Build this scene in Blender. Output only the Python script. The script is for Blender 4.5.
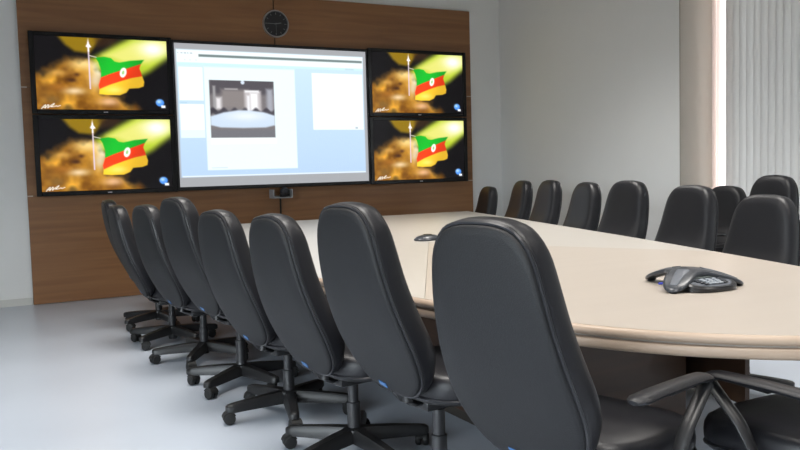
import bpy, bmesh, math, random
import numpy as np
from mathutils import Vector, Matrix
random.seed(7)
PI = math.pi
for o in list(bpy.data.objects): bpy.data.objects.remove(o)
sc = bpy.context.scene
C = sc.collection

# ------------------------------------------------------------------ camera
CAM_H = 1.22
D = 8.544                      # back wall plane (y)
cam_d = bpy.data.cameras.new('camera'); cam = bpy.data.objects.new('camera', cam_d); C.objects.link(cam)
cam_d.sensor_width = 36; cam_d.lens = 810.45 / 800 * 36; cam_d.clip_start = 0.05
yaw, pit, rol = 0.4875, -0.06904, -0.02707
fw = Vector((math.sin(yaw)*math.cos(pit), math.cos(yaw)*math.cos(pit), math.sin(pit)))
rt = Vector((math.cos(yaw), -math.sin(yaw), 0)); up = rt.cross(fw)
r2 = rt*math.cos(rol) + up*math.sin(rol); u2 = -rt*math.sin(rol) + up*math.cos(rol)
cam.matrix_world = Matrix(((r2.x, u2.x, -fw.x, 0), (r2.y, u2.y, -fw.y, 0), (r2.z, u2.z, -fw.z, CAM_H), (0, 0, 0, 1)))
sc.camera = cam
cam_d.dof.use_dof = False

# ------------------------------------------------------------------ world: overcast sky above, dull ground below
SKY = 13.0
w = bpy.data.worlds.new('sky'); sc.world = w; w.use_nodes = True
wn = w.node_tree.nodes; wl = w.node_tree.links; wn.clear()
tc = wn.new('ShaderNodeTexCoord'); sx = wn.new('ShaderNodeSeparateXYZ'); cr = wn.new('ShaderNodeValToRGB')
mr = wn.new('ShaderNodeMapRange'); mr.inputs[1].default_value = -1; mr.inputs[2].default_value = 1
bg = wn.new('ShaderNodeBackground'); wo = wn.new('ShaderNodeOutputWorld')
wl.new(tc.outputs['Generated'], sx.inputs[0]); wl.new(sx.outputs['Z'], mr.inputs[0]); wl.new(mr.outputs[0], cr.inputs[0])
e = cr.color_ramp.elements
e[0].position = 0.47; e[0].color = (0.10, 0.095, 0.085, 1)
e[1].position = 0.53; e[1].color = (0.84, 0.88, 0.94, 1)
k = e.new(1.0); k.color = (0.78, 0.87, 1.0, 1)
wl.new(cr.outputs[0], bg.inputs[0]); bg.inputs[1].default_value = SKY; wl.new(bg.outputs[0], wo.inputs[0])

# portals in the window openings: left wall, right recess
def portal(loc, rot, sx_, sy_):
    l = bpy.data.lights.new('window_portal', 'AREA'); l.shape = 'RECTANGLE'; l.size = sx_; l.size_y = sy_
    l.cycles.is_portal = True
    o = bpy.data.objects.new('window_portal', l); C.objects.link(o); o.location = loc; o.rotation_euler = rot
    return o
WX0 = -3.2; RY0 = -3.6; RX = 6.053; CEIL = 3.7
LW = (-3.0, 3.2, 0.5, 2.6)      # left wall window y0,y1,z0,z1
portal((WX0 - 0.12, (LW[0]+LW[1])/2, (LW[2]+LW[3])/2), (0, -PI/2, 0), LW[3]-LW[2], LW[1]-LW[0])
portal((6.72, 4.32, 1.6), (0, PI/2, 0), 3.1, 2.6)

def ceiling_light(x, y, power):
    l = bpy.data.lights.new('ceiling_light', 'AREA'); l.shape = 'RECTANGLE'; l.size = 1.2; l.size_y = 1.2; l.energy = power; l.color = (1.0, 0.96, 0.91); l.spread = math.radians(106)
    o = bpy.data.objects.new('ceiling_light', l); C.objects.link(o); o.location = (x, y, CEIL-0.02)
for lx in (0.9, 3.9):
    for ly in (0.2, 2.8, 5.3): ceiling_light(lx, ly, 38)
vs = sc.view_settings; vs.view_transform = 'Standard'; vs.look = 'None'; vs.gamma = 1; vs.use_curve_mapping = False
vs.exposure = 0.18
sc.cycles.use_denoising = True
sc.cycles.max_bounces = 10; sc.cycles.diffuse_bounces = 6

# ------------------------------------------------------------------ materials
MATS = {}
def mat(name, col, rough=0.5, spec=0.5, metal=0.0, noise=None, bump=None, coat=0.0):
    """noise=(scale, amount, stretch xyz)  bump=(scale, strength)"""
    m = bpy.data.materials.new(name); m.use_nodes = True; nt = m.node_tree; b = nt.nodes['Principled BSDF']
    b.inputs['Base Color'].default_value = (*col, 1); b.inputs['Roughness'].default_value = rough
    b.inputs['Specular IOR Level'].default_value = spec; b.inputs['Metallic'].default_value = metal
    b.inputs['Coat Weight'].default_value = coat
    tco = nt.nodes.new('ShaderNodeTexCoord')
    if noise:
        mp = nt.nodes.new('ShaderNodeMapping'); mp.inputs['Scale'].default_value = noise[2] if len(noise) > 2 else (1, 1, 1)
        nt.links.new(tco.outputs['Object'], mp.inputs[0])
        nz = nt.nodes.new('ShaderNodeTexNoise'); nz.inputs['Scale'].default_value = noise[0]; nz.inputs['Detail'].default_value = 6
        nt.links.new(mp.outputs[0], nz.inputs['Vector'])
        mx = nt.nodes.new('ShaderNodeMix'); mx.data_type = 'RGBA'
        a = noise[1]
        mx.inputs[6].default_value = (*[c*(1-a) for c in col], 1); mx.inputs[7].default_value = (*[min(1, c*(1+a)) for c in col], 1)
        nt.links.new(nz.outputs['Fac'], mx.inputs[0]); nt.links.new(mx.outputs[2], b.inputs['Base Color'])
    if bump:
        nb = nt.nodes.new('ShaderNodeTexNoise'); nb.inputs['Scale'].default_value = bump[0]; nb.inputs['Detail'].default_value = 3
        nt.links.new(tco.outputs['Object'], nb.inputs['Vector'])
        bp = nt.nodes.new('ShaderNodeBump'); bp.inputs['Strength'].default_value = bump[1]; bp.inputs['Distance'].default_value = 0.002
        nt.links.new(nb.outputs['Fac'], bp.inputs['Height']); nt.links.new(bp.outputs[0], b.inputs['Normal'])
    MATS[name] = m
    return m
def wood_mat(name, c1, c2, rough, stretch, spec=0.5):
    m = bpy.data.materials.new(name); m.use_nodes = True; nt = m.node_tree; b = nt.nodes['Principled BSDF']
    tco = nt.nodes.new('ShaderNodeTexCoord'); mp = nt.nodes.new('ShaderNodeMapping'); mp.inputs['Scale'].default_value = stretch
    oi = nt.nodes.new('ShaderNodeObjectInfo'); ad = nt.nodes.new('ShaderNodeVectorMath'); ad.operation = 'ADD'
    ml = nt.nodes.new('ShaderNodeVectorMath'); ml.operation = 'SCALE'; ml.inputs['Scale'].default_value = 7.0
    cb = nt.nodes.new('ShaderNodeCombineXYZ')
    for i in range(3): nt.links.new(oi.outputs['Random'], cb.inputs[i])
    nt.links.new(cb.outputs[0], ml.inputs[0]); nt.links.new(tco.outputs['Object'], ad.inputs[0]); nt.links.new(ml.outputs[0], ad.inputs[1])
    nt.links.new(ad.outputs[0], mp.inputs[0])
    n1 = nt.nodes.new('ShaderNodeTexNoise'); n1.inputs['Scale'].default_value = 1.0; n1.inputs['Detail'].default_value = 8; n1.inputs['Distortion'].default_value = 0.6
    nt.links.new(mp.outputs[0], n1.inputs['Vector'])
    rp = nt.nodes.new('ShaderNodeValToRGB'); rp.color_ramp.elements[0].position = 0.3; rp.color_ramp.elements[1].position = 0.7
    rp.color_ramp.elements[0].color = (*c1, 1); rp.color_ramp.elements[1].color = (*c2, 1)
    nt.links.new(n1.outputs['Fac'], rp.inputs[0]); nt.links.new(rp.outputs[0], b.inputs['Base Color'])
    b.inputs['Roughness'].default_value = rough; b.inputs['Specular IOR Level'].default_value = spec
    MATS[name] = m
    return m
def emit_attr(name, strength):
    m = bpy.data.materials.new(name); m.use_nodes = True; nt = m.node_tree; b = nt.nodes['Principled BSDF']
    at = nt.nodes.new('ShaderNodeAttribute'); at.attribute_name = 'Col'
    b.inputs['Base Color'].default_value = (0.004, 0.004, 0.004, 1); b.inputs['Roughness'].default_value = 0.25; b.inputs['Specular IOR Level'].default_value = 0.2
    nt.links.new(at.outputs['Color'], b.inputs['Emission Color']); b.inputs['Emission Strength'].default_value = strength
    MATS[name] = m
    return m
mat('wall_paint', (0.84, 0.84, 0.825), 0.75, 0.3, noise=(3, 0.02), bump=(180, 0.08))
mat('ceiling_paint', (0.32, 0.31, 0.295), 0.9, 0.2)
mat('floor_vinyl', (0.455, 0.500, 0.570), 0.30, 0.45, noise=(1.3, 0.05), bump=(14, 0.06))
mat('white_trim', (0.68, 0.67, 0.63), 0.5)
mat('reveal_beige', (0.33, 0.30, 0.26), 0.7, 0.3)
wood_mat('panel_wood', (0.215, 0.098, 0.040), (0.305, 0.145, 0.060), 0.36, (0.9, 0.9, 16.0))
mat('joint_edge', (0.02, 0.013, 0.008), 0.7)
mat('pale_edge', (0.55, 0.45, 0.36), 0.6)
wood_mat('base_wood', (0.035, 0.017, 0.009), (0.06, 0.03, 0.016), 0.45, (1, 1, 14.0))
wood_mat('table_far_lit', (0.475, 0.448, 0.412), (0.492, 0.465, 0.428), 0.36, (10, 1.2, 1))  # far part of the same top, paler: daylight sheen put into the colour
wood_mat('table_near_dim', (0.445, 0.393, 0.342), (0.463, 0.410, 0.357), 0.38, (1.2, 10, 1))  # near part, warmer and darker: the weaker light is tinted into the veneer
mat('table_edge', (0.43, 0.325, 0.245), 0.40, noise=(9, 0.05))
mat('table_joint', (0.40, 0.36, 0.32), 0.6)
mat('table_under', (0.03, 0.025, 0.02), 0.7)
mat('chair_vinyl', (0.009, 0.009, 0.0115), 0.42, 0.42, bump=(260, 0.25))
mat('chair_panel', (0.0090, 0.0093, 0.0108), 0.54, 0.36, noise=(240, 0.7), bump=(300, 0.6))
mat('chair_plastic', (0.012, 0.012, 0.013), 0.38, 0.5, bump=(300, 0.1))
mat('chair_piping', (0.018, 0.018, 0.021), 0.30, 0.5)
mat('column_steel', (0.02, 0.02, 0.022), 0.3, 0.5)
mat('tag_blue', (0.045, 0.13, 0.30), 0.5)
mat('tv_black', (0.004, 0.004, 0.005), 0.18, 0.35)
mat('frame_black', (0.010, 0.010, 0.012), 0.4)
mat('metal_silver', (0.55, 0.55, 0.56), 0.3, 0.5, 0.9)
mat('webcam_grey', (0.035, 0.035, 0.045), 0.3)
mat('bracket_grey', (0.36, 0.36, 0.37), 0.4)
mat('clock_face', (0.012, 0.012, 0.014), 0.5)
mat('clock_mark', (0.25, 0.25, 0.25), 0.5)
mat('rubber_black', (0.008, 0.008, 0.008), 0.6)
mat('phone_grey', (0.040, 0.044, 0.052), 0.30, 0.5)
mat('phone_light', (0.11, 0.12, 0.14), 0.35, 0.5)
mat('phone_black', (0.010, 0.010, 0.012), 0.30, 0.5)
mat('phone_key', (0.30, 0.33, 0.37), 0.4)
mat('phone_lcd', (0.16, 0.18, 0.17), 0.15)
mat('blue_plug', (0.04, 0.06, 0.45), 0.4)
emit_attr('screen_flag', 1.0)
emit_attr('screen_page', 1.0)
def translucent(name, col, t):
    m = bpy.data.materials.new(name); m.use_nodes = True; nt = m.node_tree; nt.nodes.clear()
    df = nt.nodes.new('ShaderNodeBsdfDiffuse'); tr = nt.nodes.new('ShaderNodeBsdfTranslucent'); mx = nt.nodes.new('ShaderNodeMixShader'); o = nt.nodes.new('ShaderNodeOutputMaterial')
    df.inputs[0].default_value = (*col, 1); tr.inputs[0].default_value = (*col, 1); mx.inputs[0].default_value = t
    nt.links.new(df.outputs[0], mx.inputs[1]); nt.links.new(tr.outputs[0], mx.inputs[2]); nt.links.new(mx.outputs[0], o.inputs[0]); MATS[name] = m
translucent('blind_fabric', (0.78, 0.765, 0.75), 0.17)
translucent('sheer_fabric', (0.94, 0.86, 0.83), 0.45)
_nt = MATS['sheer_fabric'].node_tree; _mx = _nt.nodes['Mix Shader']; _tp = _nt.nodes.new('ShaderNodeBsdfTransparent'); _m2 = _nt.nodes.new('ShaderNodeMixShader'); _m2.inputs[0].default_value = 0.38      # open weave
_tp.inputs[0].default_value = (1.0, 0.95, 0.93, 1); _nt.links.new(_mx.outputs[0], _m2.inputs[1]); _nt.links.new(_tp.outputs[0], _m2.inputs[2]); _nt.links.new(_m2.outputs[0], _nt.nodes['Material Output'].inputs[0])
def glass(name):
    m = bpy.data.materials.new(name); m.use_nodes = True; nt = m.node_tree; nt.nodes.clear()
    tr = nt.nodes.new('ShaderNodeBsdfTransparent'); gl = nt.nodes.new('ShaderNodeBsdfGlossy'); gl.inputs['Roughness'].default_value = 0.02
    mx = nt.nodes.new('ShaderNodeMixShader'); mx.inputs[0].default_value = 0.05; o = nt.nodes.new('ShaderNodeOutputMaterial')
    tr.inputs[0].default_value = (0.92, 0.94, 0.93, 1)
    nt.links.new(tr.outputs[0], mx.inputs[1]); nt.links.new(gl.outputs[0], mx.inputs[2]); nt.links.new(mx.outputs[0], o.inputs[0]); MATS[name] = m
glass('window_glass')

# ------------------------------------------------------------------ mesh helpers
def mesh_of(bm, name, m, smooth=False):
    bmesh.ops.recalc_face_normals(bm, faces=bm.faces)
    me = bpy.data.meshes.new(name); bm.to_mesh(me); bm.free()
    me.materials.append(MATS[m])
    if smooth:
        for p in me.polygons: p.use_smooth = True
        try: me.set_sharp_from_angle(angle=math.radians(smooth if smooth is not True else 40))
        except Exception: pass
    return me
def obj(name, me, parent=None, loc=(0, 0, 0), rot=(0, 0, 0)):
    o = bpy.data.objects.new(name, me); C.objects.link(o); o.parent = parent; o.location = loc; o.rotation_euler = rot
    return o
def tag(o, label=None, cat=None, group=None, kind=None):
    if label: o['label'] = label
    if cat: o['category'] = cat
    if group: o['group'] = group
    if kind: o['kind'] = kind
    return o
def thing(name, label, cat, loc=(0, 0, 0), rz=0, group=None):
    return tag(obj(name, None, None, loc, (0, 0, rz)), label, cat, group)
def add_box(bm, x0, x1, y0, y1, z0, z1, bev=0.0, seg=2):
    r = bmesh.ops.create_cube(bm, size=1.0)
    vs_ = r['verts']
    bmesh.ops.scale(bm, vec=(x1-x0, y1-y0, z1-z0), verts=vs_)
    bmesh.ops.translate(bm, vec=((x0+x1)/2, (y0+y1)/2, (z0+z1)/2), verts=vs_)
    if bev:
        ed = list({ed for v in vs_ for ed in v.link_edges})
        bmesh.ops.bevel(bm, geom=ed, offset=bev, segments=seg, affect='EDGES', profile=0.5)
def box(name, m, x0, x1, y0, y1, z0, z1, parent=None, bev=0.0, seg=2):
    bm = bmesh.new(); add_box(bm, x0, x1, y0, y1, z0, z1, bev, seg)
    return obj(name, mesh_of(bm, name, m, bool(bev)), parent)
def add_rings(bm, rings, cap0=True, cap1=True, closed=True):
    vr = [[bm.verts.new(p) for p in r] for r in rings]
    n = len(vr[0])
    for a, b in zip(vr, vr[1:]):
        for i in range(n if closed else n-1):
            j = (i+1) % n
            bm.faces.new((a[i], a[j], b[j], b[i]))
    if cap0: bm.faces.new(vr[0][::-1])
    if cap1: bm.faces.new(vr[-1])
    return vr
def add_lathe(bm, prof, n=20, loc=(0, 0, 0)):
    rings = []
    for r, z in prof:
        rings.append([(loc[0]+r*math.cos(2*PI*i/n), loc[1]+r*math.sin(2*PI*i/n), loc[2]+z) for i in range(n)])
    add_rings(bm, rings)
def add_tube(bm, pts, r, n=10, closed=False, ry=None, fixed=None):
    """tube along pts; r may be list; elliptical with ry along the 'up' side"""
    pts = [Vector(p) for p in pts]; N = len(pts); rings = []
    for i, p in enumerate(pts):
        if closed: t = (pts[(i+1) % N]-pts[i-1]).normalized()
        else: t = (pts[min(i+1, N-1)]-pts[max(i-1, 0)]).normalized()
        ref = Vector(fixed) if fixed else (Vector((0, 0, 1)) if abs(t.z) < 0.95 else Vector((0, 1, 0)))
        a = t.cross(ref).normalized(); b = a.cross(t).normalized()
        ra = r[i] if isinstance(r, (list, tuple)) else r
        rb = (ry[i] if isinstance(ry, (list, tuple)) else ry) if ry else ra
        rings.append([p + a*ra*math.cos(2*PI*k_/n) + b*rb*math.sin(2*PI*k_/n) for k_ in range(n)])
    if closed: rings.append(rings[0]); 
    if closed:
        vr = [[bm.verts.new(p) for p in q] for q in rings[:-1]]; vr.append(vr[0])
        for a, b in zip(vr, vr[1:]):
            for i in range(n): bm.faces.new((a[i], a[(i+1) % n], b[(i+1) % n], b[i]))
    else: add_rings(bm, rings)
def catmull(P, seg=6, closed=False):
    P = [np.array(p, float) for p in P]; n = len(P); out = []
    rng = range(n) if closed else range(n-1)
    for i in rng:
        if closed: p0, p1, p2, p3 = P[i-1], P[i], P[(i+1) % n], P[(i+2) % n]
        else: p0, p1, p2, p3 = P[max(i-1, 0)], P[i], P[i+1], P[min(i+2, n-1)]
        for k_ in range(seg):
            t = k_/seg
            out.append(tuple(0.5*((2*p1)+(-p0+p2)*t+(2*p0-5*p1+4*p2-p3)*t*t+(-p0+3*p1-3*p2+p3)*t**3)))
    if not closed: out.append(tuple(P[-1]))
    return out
def copy_tree(o, parent=None):
    c = o.copy(); C.objects.link(c); c.parent = parent
    for ch in o.children: copy_tree(ch, c)
    return c
def struct(name, bm_or_obj, m=None):
    o = bm_or_obj if m is None else obj(name, mesh_of(bm_or_obj, name, m))
    o['kind'] = 'structure'
    return o

# ------------------------------------------------------------------ room shell
bm = bmesh.new(); add_box(bm, WX0-0.3, 7.2, RY0-0.3, D+0.3, -0.2, 0.0); struct('floor', bm, 'floor_vinyl')
bm = bmesh.new(); add_box(bm, WX0-0.3, 7.2, RY0-0.3, D+0.3, CEIL, CEIL+0.2); struct('ceiling', bm, 'ceiling_paint')
bm = bmesh.new(); add_box(bm, WX0-0.3, 6.65, D+0.05, D+0.3, 0, CEIL); struct('wall_back', bm, 'wall_paint')
def wall_with_hole(name, axis, p0, p1, a0, a1, hole):
    """axis 'x': wall thickness along x from p0..p1, runs along y a0..a1; hole = (b0,b1,z0,z1)"""
    bm = bmesh.new(); b0, b1, z0, z1 = hole
    for (s0, s1, h0, h1) in ((a0, b0, 0, CEIL), (b1, a1, 0, CEIL), (b0, b1, 0, z0), (b0, b1, z1, CEIL)):
        if s1-s0 < 1e-4 or h1-h0 < 1e-4: continue
        if axis == 'x': add_box(bm, p0, p1, s0, s1, h0, h1)
        else: add_box(bm, s0, s1, p0, p1, h0, h1)
    return struct(name, bm, 'wall_paint')
wall_with_hole('wall_left', 'x', WX0-0.2, WX0, RY0, D+0.05, LW)
bm = bmesh.new(); add_box(bm, WX0-0.2, 6.65, RY0-0.2, RY0, 0, CEIL); struct('wall_rear', bm, 'wall_paint')
# right wall: thick so that the window sits back in a recess
REC_Y1, REC_Y0 = 5.64, 3.0
wall_with_hole('wall_right', 'x', RX, 6.65, RY0, D+0.05, (REC_Y0, REC_Y1, 0.02, 3.2))
b = box('trim_1', 'reveal_beige', RX+0.002, 6.62, REC_Y1-0.012, REC_Y1, 0.02, 3.2); struct('', b)  # lining board on the far reveal, beige and darker than the wall
# baseboards on the back wall either side of the wood panelling
b = box('baseboard_back', 'white_trim', WX0, 0.49, D+0.032, D+0.05, 0, 0.07); struct('', b)
b = box('baseboard_back_corner', 'white_trim', 5.585, RX, D+0.032, D+0.05, 0, 0.07); b.name = 'baseboard_back_right'; struct('', b)
b = box('baseboard_right', 'white_trim', RX-0.015, RX, REC_Y1, D+0.03, 0, 0.07); struct('', b)
def window(name, axis, p, hole, nx):
    b0, b1, z0, z1 = hole
    def bx(nm, s0, s1, h0, h1, t0, t1, m, par=None):
        return box(nm, m, p+t0, p+t1, s0, s1, h0, h1, par) if axis == 'x' else box(nm, m, s0, s1, p+t0, p+t1, h0, h1, par)
    root = obj(name, None); root['kind'] = 'structure'
    f = 0.05
    bx('frame_rail', b0, b1, z0, z0+f, -0.03, 0.03, 'white_trim', root); bx('frame_rail', b0, b1, z1-f, z1, -0.03, 0.03, 'white_trim', root)
    for i in range(nx+1):
        s = b0+(b1-b0-f)*i/nx
        bx('frame_stile', s, s+f, z0+f, z1-f, -0.03, 0.03, 'white_trim', root)
    for i in range(nx):
        s = b0+(b1-b0-f)*i/nx+f; s2 = b0+(b1-b0-f)*(i+1)/nx
        bx('pane', s, s2, z0+f, z1-f, -0.003, 0.003, 'window_glass', root)
    return root
window('window_1', 'x', 6.60, (REC_Y0, REC_Y1, 0.02, 3.2), 3)
window('window_2', 'x', WX0-0.08, LW, 4)

# ------------------------------------------------------------------ wood panelling behind the screens (three rows of two boards)
pan = thing('wood_panelling', 'brown wood grain wall panelling behind the five screens', 'wall panel', (3.04, D, 0))
PX0, PX1, PXM = 0.495, 5.578, 3.042
rows = [(0.004, 1.052), (1.056, 2.092), (2.096, 3.135)]
backer = box('backing_board', 'joint_edge', PX0+0.01-3.04, PX1-0.01-3.04, 0.018, 0.03, 0.004, 3.125, pan)
for z0, z1 in rows:
    for x0, x1 in ((PX0, PXM-0.006), (PXM+0.006, PX1)):
        o = box('board', 'panel_wood', x0-3.04, x1-3.04, 0, 0.018, z0, z1, pan, 0.0015, 1)
for zc in (1.054, 2.094):
    for x0, x1 in ((PX0+0.0, PX0+0.05), (PX1-0.06, PX1)):
        box('joint_strip', 'pale_edge', x0-3.04, x1-3.04, -0.001, 0.012, zc-0.006, zc+0.006, pan)

# ------------------------------------------------------------------ screen pictures as vertex colours
def s2l(c):
    c = np.asarray(c, float)/255.0
    return np.where(c <= 0.04045, c/12.92, ((c+0.055)/1.055)**2.4)
def grid_uv(nx, ny):
    u, v = np.meshgrid((np.arange(nx+1))/nx, (np.arange(ny+1))/ny); return u, v     # v down
def sdf_poly(u, v, P):
    P = np.array(P, float); d = np.full(u.shape, 1e9); s = np.zeros(u.shape, bool); n = len(P)
    for i in range(n):
        a, b_ = P[i], P[(i+1) % n]; e_ = b_-a
        wx, wy = u-a[0], v-a[1]; t = np.clip((wx*e_[0]+wy*e_[1])/(e_@e_+1e-12), 0, 1)
        d = np.minimum(d, (wx-e_[0]*t)**2+(wy-e_[1]*t)**2)
        c1 = (a[1] > v) != (b_[1] > v)
        xx = (b_[0]-a[0])*(v-a[1])/((b_[1]-a[1]) if abs(b_[1]-a[1]) > 1e-12 else 1e-12)+a[0]
        s ^= c1 & (u < xx)
    d = np.sqrt(d); return np.where(s, -d, d)
def sm(d, wd): 
    t = np.clip(0.5-d/(2*wd), 0, 1); return t*t*(3-2*t)
def over(img, col, a): 
    return img*(1-a[..., None])+np.array(col, float)*a[..., None]
rng = np.random.default_rng(5)
def vnoise(u, v, f, seed):
    r = np.random.default_rng(seed).random((64, 64)); x, y = u*f, v*f*0.6
    xi, yi = np.floor(x).astype(int), np.floor(y).astype(int); tx, ty = x-xi, y-yi
    tx, ty = tx*tx*(3-2*tx), ty*ty*(3-2*ty)
    g = lambda a, b_: r[b_ % 64, a % 64]
    return (g(xi, yi)*(1-tx)+g(xi+1, yi)*tx)*(1-ty)+(g(xi, yi+1)*(1-tx)+g(xi+1, yi+1)*tx)*ty
def flag_img(nx, ny):
    U, V = grid_uv(nx, ny); X = 26+U*600; Y = 38+V*377      # reference coordinates of the picture
    img = np.zeros(U.shape+(3,))+np.array([16, 14, 17.])
    img = over(img, (140, 112, 18), sm(sdf_poly(X, Y, [(118, 20), (335, 20), (300, 70), (265, 120), (200, 112), (160, 80)]), 14))
    img = over(img, (60, 38, 20), 0.7*sm(sdf_poly(X, Y, [(290, 20), (400, 20), (380, 70), (300, 90)]), 18))
    beam = [(270, 150), (400, 62), (470, 20), (640, 20), (640, 120), (540, 205), (500, 230), (420, 220), (300, 210)]
    img = over(img, (176, 200, 48), sm(sdf_poly(X, Y, beam), 26))
    img = over(img, (232, 226, 130), 0.85*sm(sdf_poly(X, Y, [(330, 125), (470, 50), (640, 20), (640, 95), (540, 160), (420, 170)]), 30))
    img = over(img, (250, 250, 250), 0.95*np.exp(-(((X-560)/62)**2+((Y-84)/42)**2)))
    n = 0.55*vnoise(U, V, 9, 1)+0.3*vnoise(U, V, 19, 2)+0.15*vnoise(U, V, 37, 3)
    cloud = sdf_poly(X, Y, [(10, 262), (60, 225), (110, 205), (150, 175), (210, 150), (270, 140), (310, 160), (325, 230), (318, 320), (380, 345), (430, 385), (470, 430), (10, 430)])
    a = sm(cloud+(n-0.5)*90, 30)
    base = np.array([120, 74, 18.])+(n[..., None]-0.2)*np.array([200, 170, 70.])
    for cx, cy, rx, ry, s, cc in ((240, 175, 65, 32, 0.9, (246, 214, 140)), (300, 200, 26, 60, 0.9, (250, 246, 214)), (190, 318, 46, 18, 0.8, (248, 224, 186)), (345, 372, 46, 22, 0.8, (240, 190, 150)), (120, 225, 45, 16, 0.6, (235, 185, 100)), (285, 262, 26, 40, 0.75, (226, 208, 180)), (60, 330, 30, 50, 0.5, (130, 90, 40)), (180, 262, 24, 12, 0.8, (52, 26, 20)), (205, 232, 14, 10, 0.7, (60, 30, 24)), (120, 300, 40, 20, 0.5, (190, 120, 45)), (95, 365, 30, 20, 0.5, (110, 90, 60))):
        base = over(base, cc, s*np.exp(-(((X-cx)/rx)**2+((Y-cy)/ry)**2)))
    img = img*(1-a[..., None])+np.clip(base, 0, 255)*a[..., None]
    # pole with its finial
    img = over(img, (226, 206, 226), 0.95*sm(np.abs(X-262)-3.0, 2.0)*((Y > 60) & (Y < 308)))
    img = over(img, (250, 244, 250), sm(sdf_poly(X, Y, [(262, 38), (266, 68), (276, 86), (265, 90), (266, 110), (258, 110), (259, 90), (250, 84), (258, 68)]), 3))
    img = over(img, (216, 206, 196), sm(sdf_poly(X, Y, [(262, 128), (298, 137), (298, 141), (262, 133)]), 2))
    # waving flag: green, red, yellow
    green = [(292, 140), (330, 134), (362, 140), (378, 158), (400, 162), (450, 150), (516, 143), (498, 170), (450, 188), (400, 208), (350, 228), (312, 247), (314, 205), (304, 165)]
    red = [(312, 244), (350, 226), (400, 206), (450, 186), (500, 166), (492, 190), (500, 216), (504, 236), (450, 246), (400, 264), (350, 284), (303, 308), (300, 285)]
    yel = [(303, 306), (350, 282), (400, 262), (450, 244), (504, 232), (512, 262), (508, 286), (485, 296), (440, 300), (425, 322), (395, 336), (340, 336), (300, 332)]
    sh = 0.78+0.34*np.sin((X-292)/46+(Y-200)/120)*0.5+0.1
    for P, c_ in ((green, (26, 172, 44)), (red, (238, 62, 26)), (yel, (248, 196, 48))):
        a = sm(sdf_poly(X, Y, P), 3.0); cimg = np.clip(np.array(c_, float)*(sh[..., None]*0.6+0.45), 0, 255)
        img = img*(1-a[..., None])+cimg*a[..., None]
    img = over(img, (252, 240, 140), 0.6*np.exp(-(((X-370)/40)**2+((Y-308)/18)**2)))
    th = math.radians(-14); dx, dy = X-415, Y-215; ex = dx*math.cos(th)-dy*math.sin(th); ey = dx*math.sin(th)+dy*math.cos(th)
    el = np.sqrt((ex/15)**2+(ey/27)**2)-1
    img = over(img, (250, 250, 240), sm(el, 0.16)); el2 = np.sqrt((ex/6)**2+(ey/11)**2)-1; img = over(img, (120, 190, 90), 0.7*sm(el2, 0.25))
    # handwritten signature, globe badge
    def stroke(pts, wd, col, al=1.0):
        nonlocal img
        dd = np.full(X.shape, 1e9)
        for (ax, ay), (bx_, by) in zip(pts, pts[1:]):
            t = np.clip(((X-ax)*(bx_-ax)+(Y-ay)*(by-ay))/((bx_-ax)**2+(by-ay)**2), 0, 1); dd = np.minimum(dd, np.hypot(X-ax-(bx_-ax)*t, Y-ay-(by-ay)*t))
        img = over(img, col, al*sm(dd-wd, 1.6))
    stroke([(44, 412), (56, 396), (62, 392), (58, 410), (72, 392), (76, 393), (70, 408), (86, 394), (100, 384), (96, 392), (84, 402), (100, 400), (108, 396), (112, 400), (126, 394)], 1.8, (245, 240, 235))
    stroke([(48, 406), (66, 402)], 1.5, (245, 240, 235))
    r = np.hypot(X-583, Y-374)-20
    img = over(img, (70, 140, 232), sm(r, 4)); img = over(img, (196, 226, 255), 0.9*np.exp(-(((X-578)/12)**2+((Y-368)/10)**2)))
    img = over(img, (246, 250, 255), sm(sdf_poly(X, Y, [(588, 388), (608, 388), (608, 402), (588, 402)]), 3))
    return img
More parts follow.
